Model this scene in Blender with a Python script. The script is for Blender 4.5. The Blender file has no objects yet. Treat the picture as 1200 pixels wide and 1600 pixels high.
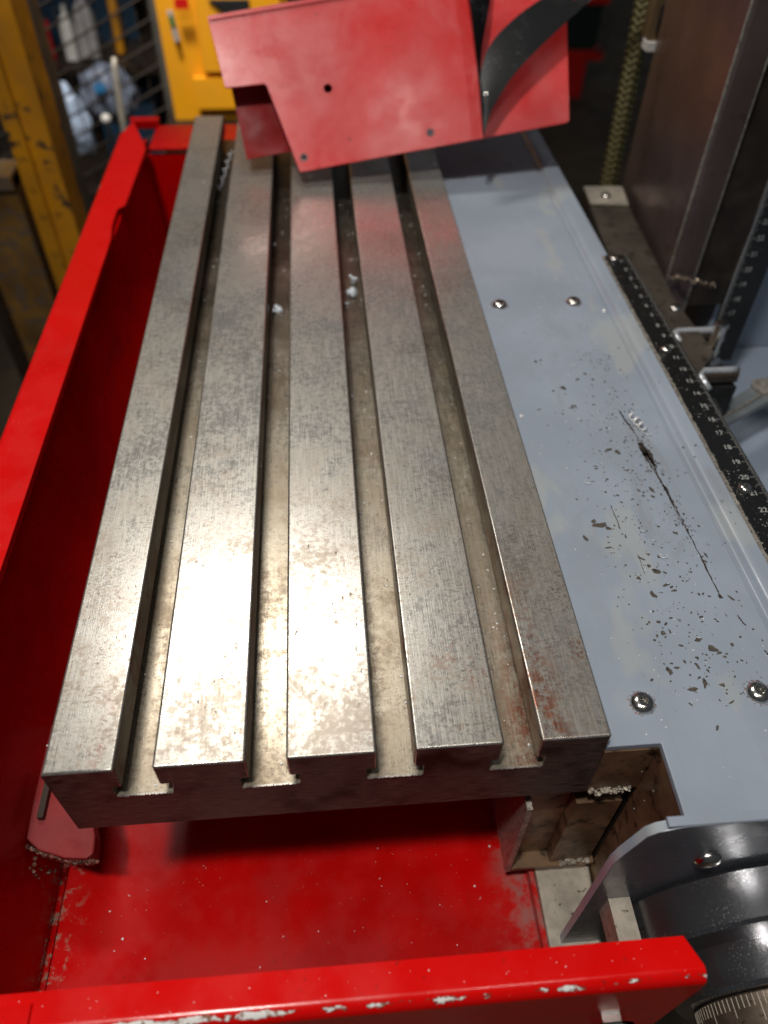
import bpy, bmesh, math, random
from mathutils import Vector, Matrix, noise
random.seed(7)
S = bpy.context.scene
COL = S.collection
MM = 0.001

# ------------------------------------------------------------------ camera
cam = bpy.data.cameras.new('camera')
cam.sensor_fit = 'HORIZONTAL'; cam.sensor_width = 24.0
cam.lens = 24.0 * 1200.86 / 1200.0
cam.clip_start = 0.01; cam.clip_end = 60
cam.dof.use_dof = True; cam.dof.focus_distance = 0.285; cam.dof.aperture_fstop = 7.0
camo = bpy.data.objects.new('camera', cam); COL.objects.link(camo)
camo.location = (0.09495498, -0.11035317, 0.22886626)
camo.rotation_euler = (math.radians(43.16934692), math.radians(-0.61589209), math.radians(-4.51965444))
S.camera = camo

# ------------------------------------------------------------------ world and lamps (indoor workshop)
w = bpy.data.worlds.new('World'); S.world = w; w.use_nodes = True
w.node_tree.nodes['Background'].inputs[0].default_value = (0.80, 0.90, 1.0, 1)
w.node_tree.nodes['Background'].inputs[1].default_value = 0.062
S.view_settings.view_transform = 'Standard'; S.view_settings.look = 'None'
S.view_settings.exposure = 0; S.view_settings.gamma = 1

def lamp(name, target, direction, dist, sx, sy, power, color):
    l = bpy.data.lights.new(name, 'AREA'); l.shape = 'RECTANGLE'; l.size = sx; l.size_y = sy
    l.energy = power; l.color = color
    o = bpy.data.objects.new(name, l); COL.objects.link(o)
    d = Vector(direction).normalized()
    o.location = Vector(target) + d * dist
    o.rotation_euler = d.to_track_quat('Z', 'Y').to_euler()
    return o
lamp('overhead_lamp', (0.09, 0.0, 0), (-0.17, -0.20, 0.96), 1.35, 0.10, 0.10, 11.5, (1.0, 0.96, 0.90))
lamp('overhead_lamp', (0.09, 0.0, 0), (0.20, -0.23, 0.95), 1.35, 0.10, 0.10, 1.3, (1.0, 0.96, 0.90))
sl = bpy.data.lights.new('canister_fill_spot', 'SPOT'); sl.energy = 110; sl.spot_size = math.radians(38); sl.spot_blend = .6; sl.shadow_soft_size = .08; sl.color = (1, .95, .88)  # added fill spot without a known source, brightens the yellow canister
so = bpy.data.objects.new('canister_fill_spot', sl); COL.objects.link(so); so.location = (-0.15, 0.55, 1.25)
so.rotation_euler = (Vector(so.location) - Vector((-0.04, 1.15, -0.10))).to_track_quat('Z', 'Y').to_euler()
lamp('machine_lamp', (0.086, 0.036, 0), (-0.14, 0.55, 0.83), 1.1, 0.28, 0.13, 3.7, (1.0, 0.95, 0.88))

# ------------------------------------------------------------------ helpers
def tag(o, label=None, cat=None, group=None, kind=None):
    if label: o['label'] = label
    if cat: o['category'] = cat
    if group: o['group'] = group
    if kind: o['kind'] = kind
    return o
def thing(name, label, cat, loc=(0, 0, 0), group=None):
    o = bpy.data.objects.new(name, None); COL.objects.link(o); o.empty_display_size = 0.01
    o.location = Vector(loc) * MM
    return tag(o, label, cat, group)
def link(name, me, mats, parent=None, smooth=False, local=False):
    o = bpy.data.objects.new(name, me); COL.objects.link(o)
    if mats is not None:
        for m in (mats if isinstance(mats, (list, tuple)) else [mats]): me.materials.append(m)
    if smooth:
        for p in me.polygons: p.use_smooth = True
    if parent is not None:
        o.parent = parent
        if not local:
            off = parent.location.copy(); q = parent.parent
            while q is not None: off += q.location; q = q.parent
            o.location = -off if parent.type == 'EMPTY' else Vector((0, 0, 0))
    return o
def obj(name, bm, mats, parent=None, smooth=False, local=False, scale=MM, autosmooth=None):
    bmesh.ops.recalc_face_normals(bm, faces=bm.faces)
    if scale != 1: bmesh.ops.scale(bm, vec=(scale,) * 3, verts=bm.verts)
    me = bpy.data.meshes.new(name); bm.to_mesh(me); bm.free()
    o = link(name, me, mats, parent, smooth, local)
    if autosmooth:
        for p in me.polygons: p.use_smooth = True
        me.set_sharp_from_angle(angle=math.radians(autosmooth))
        md = o.modifiers.new('weighted', 'WEIGHTED_NORMAL'); md.keep_sharp = True; md.weight = 90
    return o
def new(): return bmesh.new()
def bev(bm, w, seg=2, edges=None, ang=30):
    if edges is None:
        bm.edges.ensure_lookup_table()
        edges = [e for e in bm.edges if len(e.link_faces) == 2 and e.calc_face_angle(0) > math.radians(ang)]
    if w > 0: bmesh.ops.bevel(bm, geom=edges, offset=w, segments=seg, profile=0.5, affect='EDGES', clamp_overlap=True)
    return bm
def box(x0, x1, y0, y1, z0, z1, b=0, seg=2, bm=None):
    t = new()
    v = [t.verts.new(p) for p in ((x0,y0,z0),(x1,y0,z0),(x1,y1,z0),(x0,y1,z0),(x0,y0,z1),(x1,y0,z1),(x1,y1,z1),(x0,y1,z1))]
    for f in ((3,2,1,0),(4,5,6,7),(0,1,5,4),(1,2,6,5),(2,3,7,6),(3,0,4,7)): t.faces.new([v[i] for i in f])
    if b: bev(t, b, seg)
    if bm is None: return t
    merge(bm, t); return bm
def merge(bm, t, M=None):
    if M is not None: bmesh.ops.transform(t, matrix=M, verts=t.verts)
    me = bpy.data.meshes.new('tmp'); t.to_mesh(me); t.free(); bm.from_mesh(me); bpy.data.meshes.remove(me)
def prism(pts, a0, a1, axis='y', b=0, seg=2):
    """polygon in the plane across `axis`, extruded from a0 to a1. pts: y-> (x,z), z-> (x,y), x-> (y,z)"""
    t = new()
    mk = {'y': lambda p, a: (p[0], a, p[1]), 'z': lambda p, a: (p[0], p[1], a), 'x': lambda p, a: (a, p[0], p[1])}[axis]
    A = [t.verts.new(mk(p, a0)) for p in pts]; B = [t.verts.new(mk(p, a1)) for p in pts]
    t.faces.new(A); t.faces.new(list(reversed(B)))
    n = len(pts)
    for i in range(n): t.faces.new([A[i], B[i], B[(i+1) % n], A[(i+1) % n]])
    bmesh.ops.recalc_face_normals(t, faces=t.faces)
    if b: bev(t, b, seg)
    return t
def lathe(prof, n=32, M=None, cap=True):
    """prof: (r, h) along local z"""
    t = new(); rings = []
    for r, h in prof:
        if r < 1e-6: rings.append([t.verts.new((0, 0, h))])
        else: rings.append([t.verts.new((r*math.cos(2*math.pi*i/n), r*math.sin(2*math.pi*i/n), h)) for i in range(n)])
    for a, b in zip(rings, rings[1:]):
        for i in range(n):
            j = (i+1) % n
            if len(a) == 1 and len(b) == 1: continue
            if len(a) == 1: t.faces.new([a[0], b[j], b[i]])
            elif len(b) == 1: t.faces.new([a[i], a[j], b[0]])
            else: t.faces.new([a[i], a[j], b[j], b[i]])
    if cap:
        for r in (rings[0], rings[-1]):
            if len(r) > 2: t.faces.new(r)
    if M is not None: bmesh.ops.transform(t, matrix=M, verts=t.verts)
    return t
def ry(loc): # local z -> world -y
    return Matrix.Translation(loc) @ Matrix.Rotation(math.pi/2, 4, 'X')
def tube(pts, r, n=10, cap=True):
    t = new(); P = [Vector(p) for p in pts]; rings = []
    up = Vector((0, 0, 1)) if abs((P[1]-P[0]).normalized().z) < .9 else Vector((1, 0, 0))
    for i, p in enumerate(P):
        d = (P[min(i+1, len(P)-1)] - P[max(i-1, 0)]).normalized()
        s = d.cross(up).normalized(); u = s.cross(d); up = u
        rr = r[i] if isinstance(r, (list, tuple)) else r
        rings.append([t.verts.new(p + s*rr*math.cos(2*math.pi*k/n) + u*rr*math.sin(2*math.pi*k/n)) for k in range(n)])
    for a, b in zip(rings, rings[1:]):
        for k in range(n): t.faces.new([a[k], a[(k+1) % n], b[(k+1) % n], b[k]])
    if cap: t.faces.new(rings[0]); t.faces.new(list(reversed(rings[-1])))
    return t
def curve_plate(loops, thick, M=Matrix.Identity(4), bevel=0.0):
    """flat plate with holes; loops in mm in the local xy plane, thickness along local z (centred)"""
    cu = bpy.data.curves.new('tmp', 'CURVE'); cu.dimensions = '2D'; cu.fill_mode = 'BOTH'
    cu.extrude = thick/2 - bevel; cu.bevel_depth = bevel; cu.bevel_resolution = 1; cu.offset = -bevel
    for lp in loops:
        s = cu.splines.new('POLY'); s.points.add(len(lp)-1); s.use_cyclic_u = True
        for i, p in enumerate(lp): s.points[i].co = (p[0], p[1], 0, 1)
    o = bpy.data.objects.new('tmp', cu); COL.objects.link(o)
    me = bpy.data.meshes.new_from_object(o.evaluated_get(bpy.context.evaluated_depsgraph_get()))
    bpy.data.objects.remove(o); bpy.data.curves.remove(cu)
    bm = new(); bm.from_mesh(me); bpy.data.meshes.remove(me)
    bmesh.ops.transform(bm, matrix=M, verts=bm.verts)
    return bm
def circ(cx, cy, r, n=24): return [(cx + r*math.cos(2*math.pi*i/n), cy + r*math.sin(2*math.pi*i/n)) for i in range(n)]
def text_bm(s, size, M, extrude=0.02):
    cu = bpy.data.curves.new('tmp', 'FONT'); cu.body = s; cu.size = size; cu.align_x = 'CENTER'; cu.align_y = 'CENTER'
    cu.extrude = extrude; cu.resolution_u = 3; cu.offset = size*0.012
    o = bpy.data.objects.new('tmp', cu); COL.objects.link(o)
    me = bpy.data.meshes.new_from_object(o.evaluated_get(bpy.context.evaluated_depsgraph_get()))
    bpy.data.objects.remove(o); bpy.data.curves.remove(cu)
    bm = new(); bm.from_mesh(me); bpy.data.meshes.remove(me)
    bmesh.ops.transform(bm, matrix=M, verts=bm.verts)
    return bm

# ------------------------------------------------------------------ material DSL
class G:
    def __init__(s, name):
        s.m = bpy.data.materials.new(name); s.m.use_nodes = True; s.t = s.m.node_tree
        s.b = s.t.nodes['Principled BSDF']; s.tc = s.t.nodes.new('ShaderNodeTexCoord')
        g = s.t.nodes.new('ShaderNodeNewGeometry'); s.pos = g.outputs['Position']; s.nrm = g.outputs['Normal']
    def put(s, sock, v):
        if hasattr(v, 'is_output'): s.t.links.new(v, sock)
        elif isinstance(v, (tuple, list)) and len(v) == 3 and sock.type == 'RGBA': sock.default_value = (*v, 1)
        else: sock.default_value = v
    def map(s, scale=(1,1,1), rot=(0,0,0), loc=(0,0,0), src=None):
        n = s.t.nodes.new('ShaderNodeMapping'); s.t.links.new(src or s.pos, n.inputs['Vector'])
        n.inputs['Scale'].default_value = scale; n.inputs['Rotation'].default_value = rot; n.inputs['Location'].default_value = loc
        return n.outputs[0]
    def noise(s, scale, detail=4, rough=.55, vec=None, dist=0):
        n = s.t.nodes.new('ShaderNodeTexNoise'); s.t.links.new(vec or s.pos, n.inputs['Vector'])
        n.inputs['Scale'].default_value = scale; n.inputs['Detail'].default_value = detail
        n.inputs['Roughness'].default_value = rough; n.inputs['Distortion'].default_value = dist
        return n.outputs['Fac']
    def voro(s, scale, vec=None, feat='F1', out='Distance', rnd=1):
        n = s.t.nodes.new('ShaderNodeTexVoronoi'); s.t.links.new(vec or s.pos, n.inputs['Vector']); n.feature = feat
        n.inputs['Scale'].default_value = scale; n.inputs['Randomness'].default_value = rnd
        return n.outputs[out]
    def ramp(s, f, a, b, x=0., y=1.):
        n = s.t.nodes.new('ShaderNodeMapRange'); n.interpolation_type = 'SMOOTHSTEP'
        s.put(n.inputs[0], f); 
        for i, v in zip((1, 2, 3, 4), (a, b, x, y)): s.put(n.inputs[i], v)
        return n.outputs[0]
    def mix(s, f, a, b, mode='MIX'):
        n = s.t.nodes.new('ShaderNodeMix'); n.data_type = 'RGBA'; n.blend_type = mode
        s.put(n.inputs[0], f); s.put(n.inputs[6], a); s.put(n.inputs[7], b)
        return n.outputs[2]
    def math(s, op, a, b=0.5):
        n = s.t.nodes.new('ShaderNodeMath'); n.operation = op; s.put(n.inputs[0], a); s.put(n.inputs[1], b)
        return n.outputs[0]
    def sep(s, v=None):
        n = s.t.nodes.new('ShaderNodeSeparateXYZ'); s.t.links.new(v or s.pos, n.inputs[0]); return n.outputs
    def bump(s, h, strength=.2, dist=.0002, nrm=None):
        n = s.t.nodes.new('ShaderNodeBump'); n.inputs['Strength'].default_value = strength; n.inputs['Distance'].default_value = dist
        s.put(n.inputs['Height'], h)
        if nrm: s.t.links.new(nrm, n.inputs['Normal'])
        return n.outputs[0]
    def set(s, **k):
        for a, v in k.items():
            nm = {'color': 'Base Color', 'metal': 'Metallic', 'rough': 'Roughness', 'normal': 'Normal', 'spec': 'Specular IOR Level',
                  'coat': 'Coat Weight', 'coatr': 'Coat Roughness', 'aniso': 'Anisotropic', 'alpha': 'Alpha', 'trans': 'Transmission Weight',
                  'sss': 'Subsurface Weight', 'emit': 'Emission Color', 'emits': 'Emission Strength'}[a]
            s.put(s.b.inputs[nm], v)
        return s.m
def simple(name, color, rough=.5, metal=0., var=.25, scale=60, bumps=0.0, dirt=None, dirtamt=(.58, .7), spec=.5):
    g = G(name); n = g.noise(scale, 5); c2 = tuple(c*(1-var) for c in color)
    c = g.mix(g.ramp(n, .3, .7), color, c2)
    if dirt is not None: c = g.mix(g.ramp(g.noise(scale*3.1, 6, .65), *dirtamt), c, dirt)
    r = g.ramp(g.noise(scale*2, 4), .3, .7, rough*.8, min(1, rough*1.2))
    k = dict(color=c, rough=r, metal=metal, spec=spec)
    if bumps: k['normal'] = g.bump(g.noise(scale*20, 4), bumps)
    return g.set(**k)

def m_table(name, tint, dark, rust, rbase=.25, grime_shade=0.):
    g = G(name); sxy = g.sep()
    oi = g.t.nodes.new('ShaderNodeObjectInfo'); va = g.t.nodes.new('ShaderNodeVectorMath'); va.operation = 'ADD'
    g.t.links.new(g.pos, va.inputs[0]); g.t.links.new(g.math('MULTIPLY', oi.outputs['Random'], 3.0), va.inputs[1]); g.pos = va.outputs[0]
    lo = g.noise(26, 8, .68, dist=.3); mid = g.noise(430, 6, .72); fine = g.noise(1500, 3, .7)
    front = g.ramp(sxy[1], .20, .05)
    c = g.mix(g.ramp(lo, .30, .74), tint, dark)
    brown = g.math('MULTIPLY', g.ramp(g.math('ADD', g.math('MULTIPLY', lo, .45), g.math('MULTIPLY', mid, .55)), .49, .58), g.math('ADD', g.math('MULTIPLY', front, .75), .12))
    c = g.mix(g.math('MULTIPLY', brown, .7), c, (.26, .20, .15))
    c = g.mix(g.math('MULTIPLY', g.ramp(g.noise(800, 4, .75, g.map((.8, 1.3, 1))), .50, .62), g.math('MULTIPLY', g.math('ADD', g.math('MULTIPLY', front, .62), .06), g.ramp(g.noise(60, 5, .65, g.map(loc=(.5, .2, 0))), .40, .60, .15, 1))), c, (.17, .12, .085))
    nick = g.ramp(g.noise(330, 3, .55, g.map((1.7, .7, 1), rot=(0, 0, .6))), .655, .70)
    nick = g.math('MULTIPLY', nick, g.math('MULTIPLY', g.ramp(g.noise(40, 3), .46, .60), g.math('ADD', g.math('MULTIPLY', front, .7), .02)))
    c = g.mix(nick, c, (.10, .065, .04))
    rs = g.math('MULTIPLY', g.ramp(g.noise(38, 5, .6, g.map(loc=(3.1, 1.7, 0))), .55, .72), g.ramp(g.noise(620, 3, .6), .46, .62))
    rs = g.math('MULTIPLY', rs, g.math('ADD', g.math('MULTIPLY', g.ramp(sxy[1], .10, .0), .9), .08))
    edge = g.math('MULTIPLY', g.math('MULTIPLY', g.ramp(sxy[0], .146, .158), g.ramp(sxy[0], .172, .160)), g.ramp(sxy[1], .09, .0))
    rs = g.math('MAXIMUM', rs, g.math('MULTIPLY', edge, g.ramp(g.noise(260, 6, .7), .44, .60)))
    bloom = g.math('MULTIPLY', g.ramp(g.noise(17, 6, .68, g.map(loc=(7.7, 2.1, 0))), .50, .66), g.ramp(g.noise(480, 4, .7), .36, .60))
    c = g.mix(g.math('MULTIPLY', bloom, .45), c, (.27, .18, .12))
    c = g.mix(rs, c, rust)
    if grime_shade: 
        far_dim = g.math('MULTIPLY', g.ramp(g.math('ADD', g.math('MULTIPLY', g.noise(34, 6, .6), .6), g.ramp(sxy[1], .03, .50, 0, .55)), .34, .78), grime_shade)
        c = g.mix(far_dim, c, (.042, .027, .015))  # brown grime; its rise toward the back paints dark reflections into the colour
    # brushed grain: long strokes near the front right, cross strokes towards the back
    s1 = g.noise(60, 3, .6, g.map((70, 1.6, 1), rot=(0, 0, .07)))
    s2 = g.noise(60, 3, .6, g.map((1.0, 55, 1), rot=(0, 0, -.02)))
    h = g.math('ADD', g.math('MULTIPLY', s1, g.ramp(sxy[0], .06, .14, .25, .8)), g.math('MULTIPLY', s2, g.ramp(sxy[1], .12, .32, .1, .55)))
    h = g.math('ADD', h, g.math('MULTIPLY', g.noise(2200, 2, .6), g.ramp(sxy[1], .35, .08, .2, .9)))
    h = g.math('SUBTRACT', h, g.math('MULTIPLY', nick, 1.2))
    s3 = g.ramp(g.voro(55, g.map((1, .22, 1), rot=(0, 0, .5)), 'DISTANCE_TO_EDGE'), 0, .005, 1, 0)
    c = g.mix(g.math('MULTIPLY', s3, g.math('MULTIPLY', g.ramp(g.noise(30), .5, .6), .4)), c, (.75, .70, .62))
    r = g.math('ADD', g.ramp(g.math('ADD', g.math('MULTIPLY', lo, .5), g.math('MULTIPLY', mid, .5)), .38, .62, rbase-.04, rbase+.13), g.math('MULTIPLY', nick, .3))
    if grime_shade: r = g.math('ADD', r, .04)
    gr = g.noise(60, 4, .6, g.map((48, 1.1, 1), rot=(0, 0, .05)))
    c = g.mix(g.math('MULTIPLY', g.ramp(gr, .42, .68), g.ramp(sxy[0], .03, .13, .04, .12)), c, (.80, .76, .68))
    gc = g.noise(60, 4, .6, g.map((.9, 40, 1), rot=(0, 0, -.03)))
    c = g.mix(g.math('MULTIPLY', g.ramp(gc, .45, .7), g.ramp(sxy[1], .15, .4, .0, .3)), c, (.24, .20, .16))
    r = g.math('ADD', r, g.ramp(gr, .3, .7, -.04, .06))
    return g.set(color=c, metal=.80, rough=r, normal=g.bump(h, .27, .00006))
M_top = m_table('ground_steel_top', (.64, .615, .565), (.50, .47, .415), (.30, .09, .04))
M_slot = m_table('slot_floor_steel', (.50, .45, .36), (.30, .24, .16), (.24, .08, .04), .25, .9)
g = G('steel_end_face_oil_shade')
st = g.noise(60, 5, .6, g.map((2.5, 1, 30)))
c = g.mix(g.ramp(st, .38, .66), (.07, .055, .046), (.25, .21, .18))  # dark oil tone also carries the end face's shade, put into the colour
c = g.mix(g.ramp(g.noise(45, 5), .5, .7), c, (.035, .022, .016))
c = g.mix(g.ramp(g.voro(420), .05, .02), c, (.6, .55, .5))
M_end = g.set(color=c, metal=.75, rough=g.ramp(st, .3, .7, .34, .55), normal=g.bump(g.noise(90, 4, .6, g.map((2, 1, 40))), .4, .0002))
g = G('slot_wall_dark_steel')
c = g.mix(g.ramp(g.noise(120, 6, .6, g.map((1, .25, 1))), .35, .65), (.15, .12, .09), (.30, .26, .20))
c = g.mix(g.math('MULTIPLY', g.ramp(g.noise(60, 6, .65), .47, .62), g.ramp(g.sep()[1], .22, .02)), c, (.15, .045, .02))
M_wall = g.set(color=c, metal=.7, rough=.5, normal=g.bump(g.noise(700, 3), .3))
M_edge = simple('worn_bright_edge', (.70, .66, .60), .28, .9, .35, 300)

def m_red(name, base, dark, chips=None, dust=0.0, rough=.3, grime_shade=.5, chipcol=(.92, .90, .86), spec=.5, scuff=False):
    g = G(name); s = g.sep()
    n = g.noise(16, 4, .5, dist=.3)
    c = g.mix(g.ramp(n, .3, .75), base, dark)
    spots = g.ramp(g.noise(260, 5, .65), .66, .72)
    c = g.mix(g.math('MULTIPLY', spots, grime_shade), c, (.10, .012, .008))
    scr = g.ramp(g.voro(26, g.map((1, .3, 1), rot=(0, 0, .9)), 'DISTANCE_TO_EDGE'), 0, .004, 1, 0)
    c = g.mix(g.math('MULTIPLY', scr, g.math('MULTIPLY', g.ramp(g.noise(20), .5, .6), .5)), c, (.22, .03, .03))
    c = g.mix(g.math('MULTIPLY', g.ramp(g.voro(330, rnd=1), .06, .03), .5), c, (.75, .45, .4))
    if dust: c = g.mix(g.math('MULTIPLY', g.ramp(g.noise(17, 6, .65, dist=.5), .38, .68), dust), c, (.72, .36, .36))
    if scuff:
        sc = g.math('MULTIPLY', g.ramp(s[0], .150, .172), g.ramp(g.noise(70, 6, .7), .42, .62))
        c = g.mix(g.math('MULTIPLY', sc, .75), c, (.28, .17, .15))
        st = g.math('MULTIPLY', g.ramp(g.noise(24, 6, .7, g.map(rot=(0, 0, .8), scale=(1, .3, 1))), .58, .72), .6)
        c = g.mix(st, c, (.22, .02, .015))
        c = g.mix(g.math('MULTIPLY', g.ramp(s[2], -.120, -.134), g.math('MULTIPLY', g.ramp(g.noise(190, 5, .7), .52, .62), g.ramp(s[0], -.020, -.034))), c, (.30, .20, .15))
    r = g.ramp(g.noise(60, 5), .3, .7, rough*.8, rough*1.35); metal = 0.
    if chips:
        ax, lo, mid, hi, th = chips      # band along an edge where the paint is knocked off
        band = g.math('MULTIPLY', g.ramp(s[ax], lo, mid), g.ramp(s[ax], mid, hi, 1, 0))
        cv = (g.math('ADD', g.noise(120, 6, .7, g.map((.55, 1, 1)) if ax == 1 else g.map((1, .35, 1))), g.math('MULTIPLY', band, g.ramp(s[0], .02, .16, .32, .20) if ax == 1 else .32)))
        ch = g.ramp(cv, th, th+.02)
        c = g.mix(g.math('MULTIPLY', g.ramp(cv, th-.035, th), g.ramp(band, .02, .2)), c, (.20, .02, .012))
        ch = g.math('MULTIPLY', ch, g.ramp(band, .02, .2))
        c = g.mix(ch, c, g.mix(g.ramp(g.noise(420, 3), .54, .62), chipcol, (.30, .14, .09))); metal = g.math('MULTIPLY', ch, .1)
    return g.set(color=c, rough=r, metal=metal, spec=spec, normal=g.bump(g.noise(350, 5), .12))
M_red = m_red('tray_red_paint', (.54, .0015, .001), (.36, .001, .001), rough=.26, spec=.22, scuff=True)
M_redfront = m_red('front_rim_red_paint', (.70, .002, .001), (.60, .002, .001), rough=.19, spec=.36, chips=(1, -.0664, -.0642, -.0618, .775))
M_redleft = m_red('left_rim_red_paint', (.68, .002, .001), (.60, .002, .001), spec=.3, chips=(0, -.0725, -.0675, -.0635, .80))
M_redplate = m_red('guard_red_paint_dusty', (.64, .035, .035), (.56, .04, .04), dust=.20, rough=.22, grime_shade=1.0, spec=.24)
M_redtab = m_red('tab_red_paint', (.34, .008, .008), (.18, .005, .005), dust=.08, spec=.2, rough=.55)
M_weld = simple('bare_weld_and_grime', (.34, .26, .20), .4, .7, .7, 400, .6, dirt=(.30, .01, .01), dirtamt=(.5, .6))

g = G('blue_grey_machine_paint'); s = g.sep()
c = g.mix(g.ramp(g.noise(20, 4), .35, .65), (.31, .355, .425), (.265, .305, .365))
c = g.mix(g.math('MULTIPLY', g.ramp(g.noise(30, 3, .5, g.map((1, .5, 1), loc=(.3, .1, 0))), .60, .66), .35), c, (.42, .42, .36))  # oil stains
mask = g.math('MULTIPLY', g.ramp(s[0], .192, .215), g.math('MULTIPLY', g.ramp(s[1], .02, .05), g.ramp(s[1], .29, .19)))
fl = g.ramp(g.noise(330, 3, .5, g.map((1, .75, 1), rot=(0, 0, .5))), .685, .70)
fl = g.math('MULTIPLY', fl, g.math('MULTIPLY', mask, g.ramp(g.noise(45, 3), .45, .55)))
sm = g.ramp(g.noise(55, 5, .65, g.map((1, .35, 1), rot=(0, 0, .35)), .6), .52, .70)
c = g.mix(g.math('MULTIPLY', sm, g.math('ADD', g.math('MULTIPLY', mask, .45), .28)), c, (.25, .27, .30))
hl = g.ramp(g.voro(38, g.map((1, .3, 1), rot=(0, 0, -.4)), 'DISTANCE_TO_EDGE'), 0, .004, 1, 0)
c = g.mix(g.math('MULTIPLY', hl, g.math('MULTIPLY', g.ramp(g.noise(25), .5, .62), .4)), c, (.18, .19, .2))
c = g.mix(fl, c, (.09, .075, .06))
spk = g.ramp(g.voro(600, rnd=1), .06, .03)
c = g.mix(g.math('MULTIPLY', spk, .5), c, (.8, .82, .85))
M_blue = g.set(color=c, rough=g.ramp(g.noise(40, 4), .3, .7, .26, .42), spec=.5, normal=g.bump(g.math('SUBTRACT', g.noise(260, 3), fl), .10))
M_bluedim = simple('blue_grey_body_paint', (.27, .32, .40), .45, 0, .15, 12, .05)
M_aluedge = simple('worn_aluminium_edge', (.50, .46, .40), .42, .6, .5, 350, .5, dirt=(.12, .08, .05), dirtamt=(.56, .62))
g = G('black_ruler_paint')
c = g.mix(g.ramp(g.noise(900, 3, .6), .69, .73), (.006, .006, .006), (.25, .24, .22))
M_rule = g.set(color=c, rough=.38, normal=g.bump(g.noise(500, 3), .3))
M_print = simple('white_print_worn', (.45, .45, .43), .6, 0, .5, 900)
M_bright = simple('bright_screw_steel', (.66, .63, .58), .2, 1., .25, 500, .1, dirt=(.15, .10, .06), dirtamt=(.60, .68))
M_lip = simple('pale_bright_lip', (.62, .64, .68), .3, .5, .2, 300)
M_brown = simple('oily_brown_steel', (.30, .18, .10), .42, .45, .55, 45, .2, dirt=(.03, .018, .01), dirtamt=(.5, .66))
M_browndark = simple('dark_oily_iron', (.06, .042, .03), .4, .5, .5, 60, .2)
M_strip = simple('dim_grey_strip_steel', (.15, .125, .10), .4, .6, .4, 40, .2, dirt=(.05, .035, .025), dirtamt=(.5, .7))
M_cast = simple('speckled_cast_iron', (.50, .45, .37), .5, .35, .35, 120, .5, dirt=(.07, .045, .03), dirtamt=(.60, .66))
M_black = simple('black_void', (.006, .006, .006), .7, 0, .2, 40)
g = G('black_oxide_steel_with_dust')
c = g.mix(g.math('MULTIPLY', g.ramp(g.noise(1300, 3, .65), .60, .64), g.ramp(g.noise(45, 4), .42, .62)), (.20, .20, .21), (.85, .82, .76))
M_hand = g.set(color=c, metal=.9, rough=.24, normal=g.bump(g.noise(900, 3), .2))
M_collar = simple('brown_engraved_collar', (.32, .25, .19), .42, .8, .4, 200, .3, dirt=(.10, .05, .03))
M_grill = simple('dark_gunmetal_column', (.23, .165, .155), .34, .7, .3, 25, .05, dirt=(.12, .08, .07), dirtamt=(.55, .75))
M_yellow = simple('worn_yellow_paint', (.48, .20, .004), .5, 0, .35, 18, .2, dirt=(.035, .025, .018), dirtamt=(.56, .64))
M_yelldirty = simple('grimy_yellow_paint', (.22, .11, .02), .6, 0, .6, 25, .2, dirt=(.10, .07, .05), dirtamt=(.48, .6))
M_canister = simple('yellow_plastic', (.85, .36, .003), .6, 0, .12, 9, .02)
M_darkgrey = simple('dark_grey_upright', (.085, .08, .068), .6, 0, .3, 30)
M_wire = simple('rusty_cage_wire', (.05, .036, .026), .6, .3, .4, 50)
M_plasblue = simple('pale_blue_plastic', (.62, .76, 1.0), .25, 0, .25, 30)
M_plasgrey = simple('grey_translucent_plastic', (.26, .30, .40), .3, 0, .4, 30)
M_navy = simple('dark_blue_crate_plastic', (.012, .05, .10), .5, 0, .4, 12)
M_white = simple('white_box_card', (.62, .60, .56), .6, 0, .2, 20)
M_redfar = simple('far_red_plastic', (.75, .012, .008), .4, 0, .3, 12)
M_floor = simple('brown_workshop_floor', (.10, .066, .034), .7, 0, .5, 3, .1, dirt=(.03, .022, .014), dirtamt=(.5, .7))
M_green = simple('dark_green_plastic', (.006, .022, .012), .5)
M_blackrub = None
g = G('black_lacquered_steel')
c = g.mix(g.math('MULTIPLY', g.ramp(g.voro(900, rnd=1), .16, .09), g.ramp(g.noise(45, 3), .50, .66)), (.0035, .004, .005), (.7, .7, .7))
M_blackrub = g.set(color=c, rough=.38, spec=.16, normal=g.bump(g.noise(600, 3), .2))
g = G('braided_brass_hose')
M_braid = simple('braided_brass_hose', (.20, .175, .075), .5, .5, .5, 700, .3)
M_chip = simple('chipped_bare_patch', (.10, .085, .065), .55, .1, .5, 500, .3)
M_scr = simple('dark_gouge', (.05, .035, .025), .6, .2, .6, 700, .4)
M_swarf = simple('bright_swarf', (.85, .90, .97), .22, .35, .1, 300)
M_swarf2 = simple('white_swarf', (.80, .80, .80), .4, .2, .1, 300)

# ------------------------------------------------------------------ setting
tag(obj('floor', box(-6000, 6000, -3000, 9000, -1000, -950), M_floor), kind='structure')

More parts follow.
